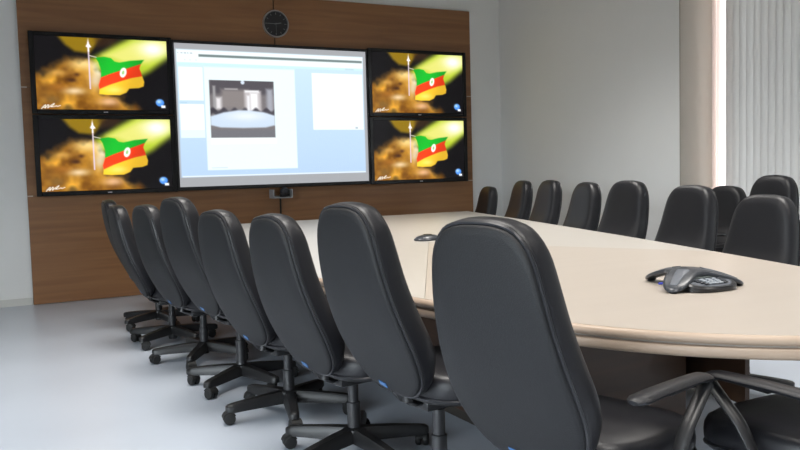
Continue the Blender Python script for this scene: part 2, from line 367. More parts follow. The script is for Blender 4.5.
def page_img(nx, ny):
    U, V = grid_uv(nx, ny)
    img = np.zeros(U.shape+(3,))+np.array([166, 168, 172.])
    def rect(u0, u1, v0, v1, col, a=1.0, s=0.003):
        nonlocal img
        d = np.maximum(np.maximum(u0-U, U-u1), np.maximum(v0-V, V-v1)*0.68); img = over(img, col, a*sm(d, s))
    # page background: pale blue desktop
    d = np.maximum(np.maximum(0.008-U, U-0.984), np.maximum(0.040-V, V-0.933))
    g = np.clip((V-0.15)/0.8, 0, 1)[..., None]; bgc = np.array([204, 230, 244.])*(1-g)+np.array([186, 212, 242.])*g
    a = sm(d, 0.004)[..., None]; img = img*(1-a)+bgc*a
    rect(0.010, 0.982, 0.044, 0.132, (244, 253, 255)); rect(0.010, 0.982, 0.132, 0.148, (206, 240, 246)); rect(0.012, 0.60, 0.150, 0.158, (214, 240, 250))
    rect(0.115, 0.978, 0.071, 0.089, (112, 128, 128), 0.95)
    for i, (tx, tw) in enumerate(((0.016, 0.004), (0.030, 0.010), (0.045, 0.012), (0.062, 0.006), (0.074, 0.012))): rect(tx, tx+tw, 0.063, 0.070, (160, 175, 185), 0.8, 0.002)
    for tx in (0.045, 0.07, 0.098): rect(tx, tx+0.008, 0.108, 0.118, (214, 226, 220), 0.8, 0.003)
    rect(0.88, 0.93, 0.135, 0.145, (190, 215, 228), 0.8)
    rect(0.016, 0.131, 0.162, 0.394, (250, 254, 255)); rect(0.016, 0.131, 0.42, 0.655, (250, 254, 255)); rect(0.018, 0.05, 0.408, 0.415, (170, 205, 225), 0.8)
    rect(0.016, 0.131, 0.600, 0.655, (226, 246, 252), 0.8)
    rect(0.137, 0.599, 0.158, 0.886, (236, 251, 254))
    rect(0.158, 0.492, 0.66, 0.702, (250, 253, 255)); rect(0.158, 0.235, 0.868, 0.873, (190, 205, 215), 0.8)
    rect(0.692, 0.978, 0.176, 0.600, (250, 254, 255)); rect(0.70, 0.978, 0.572, 0.576, (220, 236, 245)); rect(0.93, 0.945, 0.582, 0.592, (120, 150, 170), 0.7)
    rect(0.015, 0.982, 0.924, 0.931, (244, 252, 255))
    # the photo inside the document: a dim room with a pale table and two bright windows
    p0, p1, q0, q1 = 0.160, 0.486, 0.248, 0.657
    a_ = (U-p0)/(p1-p0); b_ = (V-q0)/(q1-q0); inside = np.maximum(np.abs(a_-0.5), np.abs(b_-0.5))-0.5
    pic = np.zeros(U.shape+(3,))+np.array([124, 119, 121.])
    pic = over(pic, (88, 84, 90), sm(np.maximum(np.abs(a_-0.5)-0.5, np.abs(b_-0.1)-0.14), 0.05))
    pic = over(pic, (140, 133, 132), sm(np.maximum(np.abs(a_-0.38)-0.20, np.abs(b_-0.32)-0.16), 0.05))
    pic = over(pic, (232, 228, 230), sm(np.maximum(np.abs(a_-0.13)-0.045, np.abs(b_-0.40)-0.10), 0.04))
    pic = over(pic, (160, 158, 160), sm(np.maximum(np.abs(a_-0.07)-0.02, np.abs(b_-0.3)-0.2), 0.02))
    pic = over(pic, (196, 190, 192), sm(np.maximum(np.abs(a_-0.66)-0.13, np.abs(b_-0.36)-0.18), 0.03))
    pic = over(pic, (250, 250, 252), sm(np.maximum(np.abs(a_-0.68)-0.055, np.abs(b_-0.37)-0.15), 0.03))
    pic = over(pic, (240, 240, 244), sm(np.maximum(np.abs(a_-0.59)-0.02, np.abs(b_-0.42)-0.16), 0.02)); pic = over(pic, (246, 246, 248), sm(np.maximum(np.abs(a_-0.65)-0.11, np.abs(b_-0.185)-0.018), 0.02))
    pic = over(pic, (190, 186, 186), 0.8*sm(np.maximum(np.abs(a_-0.33)-0.10, np.abs(b_-0.15)-0.012), 0.015))
    pic = over(pic, (168, 170, 180), sm(np.maximum(np.abs(a_-0.93)-0.05, np.abs(b_-0.4)-0.26), 0.04))
    pic = over(pic, (66, 62, 70), sm(np.maximum(np.abs(a_-0.5)-0.5, np.abs(b_-0.555+0.03*np.sin(a_*38))-0.05), 0.03)*(1-sm(np.maximum(np.abs(a_-0.59)-0.02, np.abs(b_-0.5)-0.2), 0.02)))
    pic = over(pic, (206, 222, 240), sm(sdf_poly(a_, b_, [(0, 0.63), (0.2, 0.56), (0.42, 0.52), (0.6, 0.52), (0.82, 0.55), (1, 0.61), (1, 0.78), (0.85, 0.82), (0.5, 0.83), (0.15, 0.82), (0, 0.78)]), 0.02))
    pic = over(pic, (240, 246, 252), 0.8*np.exp(-(((a_-0.55)/0.3)**2+((b_-0.62)/0.08)**2)))
    pic = over(pic, (118, 118, 124), sm(0.86-b_, 0.02)*sm(np.maximum(np.abs(a_-0.5)-0.5, b_-1), 0.01))
    pic = over(pic, (214, 226, 240), sm(np.hypot((a_-0.51)/0.03, (b_-0.03)/0.035)-1, 0.3))
    a = sm(inside, 0.008)[..., None]
    return img*(1-a)+pic*a
def picture_mesh(name, nx, ny, w_, h_, img, m, gain=1.0):
    u, v = grid_uv(nx, ny)
    verts = np.stack([(u-0.5)*w_, np.zeros_like(u), (1-v)*h_], -1).reshape(-1, 3)
    i = np.arange((nx+1)*(ny+1)).reshape(ny+1, nx+1)
    faces = np.stack([i[:-1, :-1], i[1:, :-1], i[1:, 1:], i[:-1, 1:]], -1).reshape(-1, 4)
    me = bpy.data.meshes.new(name); me.from_pydata(verts.tolist(), [], faces.tolist())
    ca = me.color_attributes.new('Col', 'FLOAT_COLOR', 'POINT')
    col = np.ones((len(verts), 4)); col[:, :3] = s2l(np.clip(img, 0, 255)).reshape(-1, 3)*gain
    ca.data.foreach_set('color', col.ravel()); me.materials.append(MATS[m]); me.update()
    return me
# ------------------------------------------------------------------ four televisions
def sc_at(x, z, dep):      # keep position on the wall plane when a face stands dep in front of it
    s = (D-dep)/D; return x*s, CAM_H+(z-CAM_H)*s
flag_me = picture_mesh('screen', 200, 113, 1.232, 0.694, flag_img(200, 113), 'screen_flag', 1.08)
def frame_bm(bm, x0, x1, z0, z1, X0, X1, Z0, Z1, y0, y1, bev=0.004):
    add_box(bm, X0, x0, y0, y1, Z0, Z1, bev, 1); add_box(bm, x1, X1, y0, y1, Z0, Z1, bev, 1)
    add_box(bm, x0, x1, y0, y1, Z0, z0, bev, 1); add_box(bm, x0, x1, y0, y1, z1, Z1, bev, 1)
TVW, TVH = 1.328, 0.778
def make_tv(label):
    t = thing('television', label, 'television', (0, 0, 0), 0, 'televisions flanking the large screen')
    bm = bmesh.new(); add_box(bm, -TVW/2+0.004, TVW/2-0.004, 0.012, 0.07, 0.004, TVH-0.004, 0.004, 1); obj('body', mesh_of(bm, 'body', 'tv_black'), t)
    bm = bmesh.new(); sw, sz0 = 1.232/2, 0.044
    frame_bm(bm, -sw, sw, sz0, sz0+0.694, -TVW/2, TVW/2, 0, TVH, -0.004, 0.012); obj('bezel', mesh_of(bm, 'bezel', 'tv_black', True), t)
    obj('screen', flag_me, t, (0, 0.004, sz0))
    b_ = box('badge', 'metal_silver', -0.02, 0.02, -0.0055, -0.004, 0.016, 0.024, t)
    bm = bmesh.new(); add_box(bm, -0.3, 0.3, 0.07, 0.097, 0.2, 0.6); obj('wall_mount', mesh_of(bm, 'wall_mount', 'frame_black'), t)
    return t
tv_labels = [((0.582+1.919)/2, 1.046, 'lower left television showing the flag, under another television and left of the big screen'),
             ((0.582+1.919)/2, 1.842, 'upper left television showing the flag, above another television and left of the big screen'),
             ((4.168+5.507)/2, 1.046, 'lower right television showing the flag, nearest the far right row of chairs'),
             ((4.168+5.507)/2, 1.842, 'upper right television showing the flag, right of the clock and the big screen')]
tv0 = None
for x, z, lab in tv_labels:
    if tv0 is None: t = tv0 = make_tv(lab)
    else: t = copy_tree(tv0); t['label'] = lab
    xx, zz = sc_at(x, z, 0.10); t.location = (xx, D-0.10, zz)
# ------------------------------------------------------------------ large central screen
x0, z0 = sc_at(1.925, 1.055, 0.10); x1, z1 = sc_at(4.164, 2.612, 0.10)
cx = (x0+x1)/2; W_, H_ = x1-x0, z1-z0
t = thing('projection_screen', 'large framed central screen showing a pale blue computer desktop page', 'screen', (cx, D-0.10, z0))
bm = bmesh.new(); frame_bm(bm, -W_/2+0.026, W_/2-0.022, 0.036, H_-0.03, -W_/2, W_/2, 0, H_, 0, 0.04); obj('frame', mesh_of(bm, 'frame', 'frame_black'), t)
sw = W_-0.048; sh_ = H_-0.066
obj('screen', picture_mesh('screen', 320, 220, sw, sh_, page_img(320, 220), 'screen_page', 1.0), t, (0.002, 0.012, 0.036))
bm = bmesh.new(); add_box(bm, -W_/2+0.005, W_/2-0.005, 0.04, 0.097, 0.005, H_-0.005); obj('cabinet', mesh_of(bm, 'cabinet', 'frame_black'), t)
bm = bmesh.new(); add_box(bm, W_/2-0.014, W_/2-0.006, -0.002, 0.0, H_*0.52, H_*0.52+0.008); obj('power_light', mesh_of(bm, 'power_light', 'clock_mark'), t)

# ------------------------------------------------------------------ wall clock
t = thing('wall_clock', 'round wall clock with black face and silver rim above the large screen', 'clock', (3.053, D, 2.832))
def lathe_y(name, prof, m, parent, n=40, loc=(0, 0, 0)):       # axis along -y, prof = (r, distance out of the wall)
    bm = bmesh.new(); add_rings(bm, [[(loc[0]+r*math.cos(2*PI*i/n), loc[1]-d_, loc[2]+r*math.sin(2*PI*i/n)) for i in range(n)] for r, d_ in prof])
    return obj(name, mesh_of(bm, name, m, True), parent)
lathe_y('face', [(0.135, 0.0), (0.135, 0.028), (0.001, 0.028)], 'clock_face', t)
bm = bmesh.new(); n = 48; pr = [(0.134, 0), (0.146, 0.0), (0.148, 0.03), (0.144, 0.042), (0.136, 0.042), (0.132, 0.029)]
add_rings(bm, [[(r*math.cos(2*PI*i/n), -d_, r*math.sin(2*PI*i/n)) for i in range(n)] for r, d_ in pr], False, False); obj('rim', mesh_of(bm, 'rim', 'metal_silver', True), t)
for h_ in range(12):
    a = 2*PI*h_/12; bm = bmesh.new(); add_box(bm, -0.003, 0.003, -0.0305, -0.028, 0.098, 0.118 if h_ % 3 else 0.122)
    obj('hour_mark', mesh_of(bm, 'hour_mark', 'clock_mark'), t, (0, 0, 0), (0, a, 0))
for nm, ln, wd, ang, dy in (('hour_hand', 0.062, 0.004, 80, 0.031), ('minute_hand', 0.095, 0.003, 270, 0.033), ('second_hand', 0.095, 0.0012, 180, 0.035)):
    bm = bmesh.new(); add_box(bm, -wd, wd, -dy-0.001, -dy, -0.015, ln); obj(nm, mesh_of(bm, nm, 'clock_mark'), t, (0, 0, 0), (0, math.radians(ang), 0))

# ------------------------------------------------------------------ webcam on its bracket with the cable
t = thing('video_camera', 'small dark video camera on a silver bracket under the large screen', 'camera', (3.028, D-0.06, 0.948))
bm = bmesh.new()
add_box(bm, -0.115, 0.105, -0.09, 0.06, -0.012, 0.0, 0.003, 1); add_box(bm, -0.115, -0.107, -0.09, 0.06, 0, 0.085, 0.002, 1); add_box(bm, 0.097, 0.105, -0.09, 0.06, 0, 0.085, 0.002, 1)
add_box(bm, -0.115, 0.105, 0.045, 0.06, -0.012, 0.012, 0.002, 1)
obj('bracket', mesh_of(bm, 'bracket', 'bracket_grey'), t)
bm = bmesh.new(); add_lathe(bm, [(0.05, 0), (0.055, 0.006), (0.055, 0.03), (0.04, 0.038)], 24, (0.03, -0.03, 0.0)); obj('camera_foot', mesh_of(bm, 'camera_foot', 'phone_black', True), t)
bm = bmesh.new(); n = 12
rg = []
for i in range(n+1):
    ph = PI*i/n; rg.append([(0.03+0.05*math.sin(ph)*math.cos(2*PI*j/20)+1e-5*j, -0.03+0.05*math.sin(ph)*math.sin(2*PI*j/20), 0.062-0.045*math.cos(ph)) for j in range(20)])
add_rings(bm, rg[1:-1]); hd = obj('camera_head', mesh_of(bm, 'camera_head', 'webcam_grey', True), t)
ln_ = lathe_y('lens', [(0.026, 0.03), (0.028, 0.075), (0.02, 0.077), (0.018, 0.07), (0.001, 0.07)], 'phone_black', hd, 20, (0.03, 0.0, 0.06))
cb = bmesh.new(); add_tube(cb, [(3.035, D-0.012, 0.932), (3.037, D-0.010, 0.6), (3.035, D-0.010, 0.2), (3.04, D-0.012, 0.02)], 0.009, 8)
tag(obj('cable', mesh_of(cb, 'cable', 'rubber_black', True)), 'black cable hanging down the wood panelling from the video camera', 'cable')

# ------------------------------------------------------------------ conference table
left = [(1.27, 7.55), (1.285, 6.5), (1.31, 5.0), (1.365, 3.34), (1.455, 2.54), (1.56, 1.88), (1.67, 1.695), (1.80, 1.53), (1.95, 1.375), (2.16, 1.255), (2.42, 1.205), (2.67, 1.27), (2.88, 1.47), (3.04, 1.76), (3.155, 2.05), (3.26, 2.34),
        (3.48, 3.0), (3.76, 3.85), (4.10, 4.98), (4.32, 5.72), (4.53, 6.45), (4.69, 7.0), (4.83, 7.50)]
_p = np.array(catmull(left, 8)); _l = np.concatenate([[0], np.cumsum(np.hypot(*np.diff(_p, axis=0).T))])
_t = np.linspace(0, _l[-1], 150); _p = np.stack([np.interp(_t, _l, _p[:, 0]), np.interp(_t, _l, _p[:, 1])], 1)
for _ in range(14): _p[1:-1] = 0.5*_p[1:-1]+0.25*(_p[:-2]+_p[2:])
outline = [Vector((p[0], p[1])) for p in _p]
def inset(P, d):
    n = len(P); out = []
    for i in range(n):
        a = (P[i]-P[i-1]).normalized(); b_ = (P[(i+1) % n]-P[i]).normalized()
        na, nb = Vector((-a.y, a.x)), Vector((-b_.y, b_.x)); m_ = (na+nb).normalized(); c_ = max(0.5, m_.dot(na))
        out.append(P[i]+m_*(d/c_))
    return out
area = sum(outline[i-1].x*outline[i].y-outline[i].x*outline[i-1].y for i in range(len(outline)))
SG = 1 if area > 0 else -1
TT = 0.74
t = thing('conference_table', 'long pale cream conference table with rounded near end and beige edge', 'table', (0, 0, 0))
ctr = Vector((2.62, 4.55))
def nearest(p): return min(range(len(outline)), key=lambda i: (outline[i]-Vector(p)).length)
iL, iR = nearest((1.46, 2.56)), nearest((3.49, 3.03))
top_in = inset(outline, SG*0.012)
def section(name, pts, m):
    bm = bmesh.new(); v0 = [bm.verts.new((p.x, p.y, TT-0.012)) for p in pts]; v1 = [bm.verts.new((p.x, p.y, TT)) for p in pts]
    f = bm.faces.new(v1); bm.faces.new(v0[::-1]); n = len(pts)
    for i in range(n): bm.faces.new((v0[i], v0[(i+1) % n], v1[(i+1) % n], v1[i]))
    bm.normal_update(); bmesh.ops.triangulate(bm, faces=[x for x in bm.faces if len(x.verts) > 4])
    return obj(name, mesh_of(bm, name, m), t)
GAP = 0.0022
def off(p, q, s):
    d_ = (q-p).normalized(); return Vector((-d_.y, d_.x))*s
nL = off(ctr, outline[iL], GAP); nR = off(ctr, outline[iR], GAP)
section('top_panel', [ctr+Vector((0, -0.004))]+[top_in[iL]+Vector((0, -0.0015))]+top_in[iL+1:iR]+[top_in[iR]+Vector((0, -0.0015))], 'table_near_dim')
section('top_panel', [ctr]+[top_in[iR]+Vector((0, 0.0015))]+top_in[iR+1:]+top_in[:iL]+[top_in[iL]+Vector((0, 0.0015))], 'table_far_lit')
# edge: upper moulding, groove, lower moulding swept round the outline
def sweep(name, prof, m):
    bm = bmesh.new(); rings = []
    for d_, z in prof:
        q = inset(outline, SG*d_); rings.append([(p.x, p.y, z) for p in q])
    add_rings(bm, rings, False, False)
    return obj(name, mesh_of(bm, name, m, 50), t)
sweep('edge_moulding', [(0.0125, TT-0.001), (0.006, TT-0.0015), (0.001, TT-0.006), (-0.003, TT-0.013), (-0.003, TT-0.022), (0.001, TT-0.027), (0.008, TT-0.030), (0.02, TT-0.030), (0.02, TT-0.012)], 'table_edge')
sweep('lower_moulding', [(0.03, TT-0.036), (0.010, TT-0.036), (0.0035, TT-0.038), (0.001, TT-0.043), (0.001, TT-0.060), (0.004, TT-0.067), (0.012, TT-0.070), (0.04, TT-0.070)], 'table_edge')
bm = bmesh.new(); q = inset(outline, SG*0.018); v0 = [bm.verts.new((p.x, p.y, TT-0.069)) for p in q]; v1 = [bm.verts.new((p.x, p.y, TT-0.013)) for p in q]
bm.faces.new(v0); bm.faces.new(v1); n = len(q)
for i in range(n): bm.faces.new((v0[i], v0[(i+1) % n], v1[(i+1) % n], v1[i]))
bm.normal_update(); bmesh.ops.triangulate(bm, faces=[x for x in bm.faces if len(x.verts) > 4]); obj('core_board', mesh_of(bm, 'core_board', 'table_joint'), t)
# wooden pedestal boxes under the top
def pedestal(x0, x1, y0, y1):
    root = obj('pedestal', None, t)
    th = 0.02
    for (a0, a1, b0, b1) in ((x0, x1, y0, y0+th), (x0, x1, y1-th, y1), (x0, x0+th, y0+th, y1-th), (x1-th, x1, y0+th, y1-th)):
        box('side_board', 'base_wood', a0, a1, b0, b1, 0.06, TT-0.070, root, 0.002, 1)
    box('plinth', 'table_under', x0+0.03, x1-0.03, y0+0.03, y1-0.03, 0.0, 0.06, root)
pedestal(2.02, 2.72, 2.50, 3.75); pedestal(2.05, 3.0, 4.1, 5.3); pedestal(2.1, 3.3, 5.65, 6.85)

_a, _b = Vector((2.80, 2.25)), Vector((3.62, 4.95)); _n = off(_a, _b, 0.01)
bm = bmesh.new(); add_rings(bm, [[(p.x, p.y, z) for p in (_a-_n, _b-_n, _b+_n, _a+_n)] for z in (0.20, TT-0.070)])
obj('modesty_panel', mesh_of(bm, 'modesty_panel', 'base_wood'), t)

# ------------------------------------------------------------------ office chairs (facing local +x, hub on the origin)
def superellipse(cx_, cy_, a, b_, n_, N=36):
    out = []
    for i in range(N):
        t_ = 2*PI*i/N; c, s = math.cos(t_), math.sin(t_)
        out.append((cx_+a*math.copysign(abs(c)**(2/n_), c), cy_+b_*math.copysign(abs(s)**(2/n_), s)))
    return out
half = [(0.0, 0.0), (0.075, 0.004), (0.132, 0.030), (0.182, 0.085), (0.211, 0.16), (0.220, 0.24), (0.213, 0.34), (0.199, 0.45), (0.183, 0.56), (0.162, 0.640), (0.120, 0.694), (0.062, 0.713), (0.0, 0.716)]
hc = catmull(half, 3)
BACK = hc + [(-y, s) for y, s in hc[-2:0:-1]]
spn = [(-0.03, -0.164, 0.378), (0.0, -0.172, 0.402), (0.05, -0.186, 0.440), (0.10, -0.204, 0.480), (0.15, -0.226, 0.525), (0.20, -0.249, 0.570), (0.25, -0.271, 0.615), (0.30, -0.291, 0.661), (0.36, -0.312, 0.717), (0.42, -0.330, 0.775), (0.48, -0.345, 0.834), (0.55, -0.359, 0.903), (0.60, -0.367, 0.953), (0.66, -0.376, 1.012), (0.74, -0.386, 1.090)]
_f = np.linspace(-0.03, 0.74, 78); _s0 = np.array(spn)
_cx, _cz = np.polyfit(_s0[:, 0], _s0[:, 1], 4), np.polyfit(_s0[:, 0], _s0[:, 2], 3)
SS, SXv, SZv = _f, np.polyval(_cx, _f), np.polyval(_cz, _f)
def spine(s):
    x = float(np.interp(s, SS, SXv)); z = float(np.interp(s, SS, SZv)); e_ = 0.05
    dx = float(np.interp(s+e_, SS, SXv)-np.interp(s-e_, SS, SXv)); dz = float(np.interp(s+e_, SS, SZv)-np.interp(s-e_, SS, SZv)); l = math.hypot(dx, dz)
    return x, z, dz/l, -dx/l          # normal pointing forward (+x)
def back_pt(y, s, nrm):
    x, z, nx_, nz_ = spine(s)
    if nrm > 0.01: nrm *= 0.55+0.45*min(1.0, max(0.0, s/0.16))       # pad thins out where it meets the seat
    x += nx_*nrm; z += nz_*nrm
    x += 0.16*y*y*2.0*(0.6 if nrm > 0.02 else 0.35)          # shallow wrap round the sitter
    return (x, y, z)
SC = 0.34
def ring(k_, nrm, lum=0.0):
    out = []
    for y, s in BACK:
        yy, ss = y*k_, SC+(s-SC)*k_
        ex = lum*math.exp(-((ss-0.20)/0.12)**2)
        out.append(back_pt(yy, ss, nrm+ex))
    return out
def make_chair_meshes():
    M = {}
    bm = bmesh.new()      # padded cushion: sides and front
    prof = [(0.95, -0.004, 0), (0.99, 0.002, 0), (1.0, 0.014, 0), (1.0, 0.032, 0), (0.995, 0.048, 0), (0.975, 0.064, 0.0), (0.93, 0.076, 0.004), (0.84, 0.083, 0.010), (0.70, 0.087, 0.018), (0.50, 0.089, 0.024), (0.25, 0.089, 0.026), (0.06, 0.089, 0.026)]
    add_rings(bm, [ring(a, b_, c) for a, b_, c in prof]); M['backrest'] = mesh_of(bm, 'backrest', 'chair_vinyl', 60)
    bm = bmesh.new()      # rear cover
    prof = [(0.970, 0.0, 0), (0.970, -0.010, 0), (0.952, -0.016, 0), (0.90, -0.019, 0), (0.6, -0.021, 0), (0.3, -0.021, 0), (0.06, -0.021, 0)]
    add_rings(bm, [ring(a, b_) for a, b_, c in prof]); M['rear_cover'] = mesh_of(bm, 'rear_cover', 'chair_panel', 60)
    bm = bmesh.new(); add_tube(bm, ring(0.984, -0.003), 0.0050, 6, True, None, (1, 0, 0.25)); M['piping'] = mesh_of(bm, 'piping', 'chair_piping', True)
    bm = bmesh.new()      # small sewn tag low on the rear cover
    pts = [(0.022, 0.038), (0.062, 0.046), (0.062, 0.066), (0.022, 0.058)]
    add_rings(bm, [[back_pt(y, s, -0.0225) for y, s in pts], [back_pt(y, s, -0.0205+0.004) for y, s in pts]]); M['tag'] = mesh_of(bm, 'tag', 'tag_blue')
    def seat_ring(k_, z, n_=3.4): return [(x, y, z-0.018*max(0, (x-0.10)/0.2)**2) for x, y in superellipse(0.085, 0, 0.238*k_, 0.244*k_, n_)]
    bm = bmesh.new(); prof = [(0.90, 0.402), (0.985, 0.405), (1.0, 0.418), (1.005, 0.44), (0.995, 0.462), (0.965, 0.478), (0.90, 0.487), (0.7, 0.493), (0.4, 0.495), (0.08, 0.495)]
    add_rings(bm, [seat_ring(a, b_) for a, b_ in prof]); M['seat'] = mesh_of(bm, 'seat', 'chair_vinyl', 60)
    bm = bmesh.new(); prof = [(0.45, 0.368), (0.8, 0.374), (0.95, 0.386), (0.99, 0.398), (0.985, 0.404), (0.5, 0.404)]
    add_rings(bm, [seat_ring(a, b_) for a, b_ in prof]); M['seat_shell'] = mesh_of(bm, 'seat_shell', 'chair_plastic', 60)
    bm = bmesh.new(); add_tube(bm, seat_ring(0.992, 0.403), 0.0055, 6, True); M['seat_piping'] = mesh_of(bm, 'seat_piping', 'chair_piping', True)
    bm = bmesh.new(); add_box(bm, -0.10, 0.10, -0.07, 0.07, 0.335, 0.375, 0.012, 2); M['mechanism'] = mesh_of(bm, 'mechanism', 'chair_plastic', True)
    bm = bmesh.new(); add_tube(bm, [(0.03, 0.06, 0.352), (0.04, 0.16, 0.350), (0.05, 0.235, 0.345), (0.055, 0.275, 0.340)], [0.006, 0.006, 0.010, 0.009], 8); M['lever'] = mesh_of(bm, 'lever', 'chair_plastic', True)
    bm = bmesh.new()
    pth = [(-0.06, 0, 0.362), (-0.12, 0, 0.362), (-0.145, 0, 0.375), (-0.155, 0, 0.42), (-0.165, 0, 0.48)]
    add_tube(bm, pth, [0.045]*5, 10, False, [0.012, 0.012, 0.012, 0.012, 0.010]); M['back_bar'] = mesh_of(bm, 'back_bar', 'chair_plastic', True)
    bm = bmesh.new(); add_lathe(bm, [(0.030, 0.075), (0.034, 0.10), (0.030, 0.115), (0.0285, 0.125), (0.0285, 0.245), (0.0225, 0.248), (0.0225, 0.34)], 20); M['gas_column'] = mesh_of(bm, 'gas_column', 'column_steel', True)
    bm = bmesh.new(); add_lathe(bm, [(0.030, 0.062), (0.052, 0.066), (0.056, 0.09), (0.050, 0.118), (0.034, 0.124)], 20); M['base_hub'] = mesh_of(bm, 'base_hub', 'chair_plastic', True)
    bm = bmesh.new()      # star base leg along +x
    rg = []
    for x, wd, z0, z1 in ((0.03, 0.034, 0.064, 0.122), (0.12, 0.031, 0.062, 0.117), (0.22, 0.027, 0.060, 0.108), (0.295, 0.025, 0.058, 0.100), (0.320, 0.021, 0.060, 0.096), (0.330, 0.012, 0.066, 0.090)):
        rg.append([(x, -wd, z0), (x, wd, z0), (x, wd, (z0+z1)/2+0.006), (x, wd*0.62, z1), (x, -wd*0.62, z1), (x, -wd, (z0+z1)/2+0.006)])
    add_rings(bm, rg); M['base_leg'] = mesh_of(bm, 'base_leg', 'chair_plastic', 50)
    bm = bmesh.new()      # twin wheel caster, pivot at origin, wheels trailing along +x
    add_lathe(bm, [(0.009, 0.03), (0.011, 0.068)], 10)
    for s_ in (-1, 1):
        n = 18; rg = []
        for r, y in ((0.012, 0.006), (0.0245, 0.006), (0.026, 0.010), (0.026, 0.020), (0.022, 0.025), (0.010, 0.026)):
            rg.append([(0.014+r*math.cos(2*PI*i/n), s_*y, 0.0265+r*math.sin(2*PI*i/n)) for i in range(n)])
        add_rings(bm, rg)
    n = 10; rg = []
    for y in (-0.022, 0.022): rg.append([(0.014+rr*math.cos(a), y, 0.0275+rr*math.sin(a)) for rr, a in [(0.030, math.radians(10+16*i)) for i in range(n)]]+[(0.014+0.02*math.cos(a), y, 0.0275+0.02*math.sin(a)) for a in [math.radians(154-16*i) for i in range(n)]])
    add_rings(bm, rg); M['caster'] = mesh_of(bm, 'caster', 'rubber_black', True)
    for s_, nm in ((1, 'armL'), (-1, 'armR')):
        bm = bmesh.new(); y0, y1 = s_*0.21, s_*0.285
        pth = [(0.02, y0-s_*0.08, 0.385), (0.02, y0, 0.385), (0.025, y0+s_*0.05, 0.392), (0.045, y1-s_*0.006, 0.425), (0.085, y1, 0.50), (0.140, y1, 0.555), (0.178, y1, 0.592), (0.188, y1, 0.610), (0.170, y1, 0.622), (0.130, y1, 0.625), (0.0, y1, 0.620)]
        pth = catmull(pth, 3); add_tube(bm, pth, [0.022]*len(pth), 10, False, [0.012]*len(pth)); M[nm] = mesh_of(bm, 'armrest', 'chair_plastic', True)
        bm = bmesh.new(); pp = catmull([(0.205, y1, 0.614), (0.165, y1, 0.625), (0.06, y1, 0.628), (-0.05, y1, 0.628), (-0.13, y1, 0.625), (-0.155, y1, 0.622)], 4)
        rr = [0.012, 0.022, 0.027, 0.029, 0.030, 0.031]; NP = len(pp)
        ra = [0.030*min(1, 0.45+3.0*min(i, NP-1-i)/NP) for i in range(NP)]
        add_tube(bm, pp, ra, 12, False, [a*0.42 for a in ra]); M[nm+'pad'] = mesh_of(bm, 'arm_pad', 'chair_vinyl', True)
    return M
CM = make_chair_meshes()
def chair(x, y, face, dz, spin, label, group, arms=False):
    t = thing('office_chair', label, 'chair', (x, y, 0), math.radians(face), group)
    br = obj('backrest', CM['backrest'], t, (0, 0, dz)); rc = obj('rear_cover', CM['rear_cover'], t, (0, 0, dz))
    obj('piping', CM['piping'], br); tag(obj('tag', CM['tag'], rc), 'small blue sewn tag')
    st = obj('seat', CM['seat'], t, (0, 0, dz)); obj('seat_shell', CM['seat_shell'], t, (0, 0, dz)); obj('piping', CM['seat_piping'], st)
    me = obj('mechanism', CM['mechanism'], t, (0, 0, dz)); obj('lever', CM['lever'], me)
    obj('back_bar', CM['back_bar'], t, (0, 0, dz))
    g = obj('gas_column', CM['gas_column'], t); g.scale = (1, 1, 1); 
    if dz: g.location.z = dz*0.5 if dz > 0 else dz
    if dz < 0: g.location.z = dz
    obj('base_hub', CM['base_hub'], t)
    for i in range(5):
        a = math.radians(spin-face+72*i)
        lg = obj('leg', CM['base_leg'], t, (0, 0, 0), (0, 0, a))
        obj('caster', CM['caster'], lg, (0.300, 0, 0), (0, 0, random.uniform(0, 2*PI))).scale = (1.12, 1.12, 1.12)
    if arms:
        for nm in ('armL', 'armR'):
            ar = obj('armrest', CM[nm], t, (0, 0, dz)); obj('arm_pad', CM[nm+'pad'], ar)
    return t
GL, GR, GW = 'black chairs along the left side of the table', 'black chairs along the far right side of the table', 'spare black chairs by the window'
#         x     y     face  dz    spin
LEFT = [(1.32, 6.74, -2, -0.03, 208), (1.265, 5.99, 0, -0.05, 216), (1.315, 5.28, 9, -0.03, 167), (1.335, 4.52, 10, 0.03, 217), (1.375, 3.84, 9, -0.02, 182), (1.405, 3.12, 8, -0.015, 131), (1.44, 2.46, 7, 0.045, 200), (1.457, 1.735, 13, 0.025, 200)]
LL = ['farthest black chair of the left row, mostly hidden, next to the wood panelling',
      'second farthest black chair of the left row, seen almost edge-on before the panelling',
      'third black chair from the screens in the left row, turned slightly to the camera',
      'fourth black chair from the screens in the left row, raised higher than its neighbours',
      'fifth black chair from the screens in the left row, below the big screen',
      'black chair in the left row just right of the cable, third nearest the camera',
      'tall black chair in the left row beside the nearest chair, second nearest the camera',
      'nearest and largest black chair back, in front of the table in the centre foreground']
for i, (a, lab) in enumerate(zip(LEFT, LL)): chair(*a, lab, GL, arms=(i == 7))
RIGHT = [(4.735, 7.52, 168, -0.07, 10), (4.60, 6.72, 166, 0.0, 40), (4.38, 6.0, 168, 0.01, 25), (4.14, 5.22, 168, 0.0, 15), (3.935, 4.47, 180, 0.02, 50), (3.65, 3.62, 180, 0.0, 30), (3.42, 2.89, 183, -0.04, 20)]
RL = ['farthest small black chair of the right row, next to the wood panelling edge',
      'second farthest black chair of the right row, in front of the white wall corner',
      'third black chair from the screens in the right row, against the white right wall',
      'fourth black chair from the screens in the right row, middle of the white wall',
      'fifth black chair from the screens in the right row, beside the wall edge',
      'black chair of the right row beneath the bright curtain strip, second from the right',
      'nearest black chair of the right row, at the right edge behind the conference phone']
for i, (a, lab) in enumerate(zip(RIGHT, RL)): chair(*a, lab, GR, arms=(i == 5))
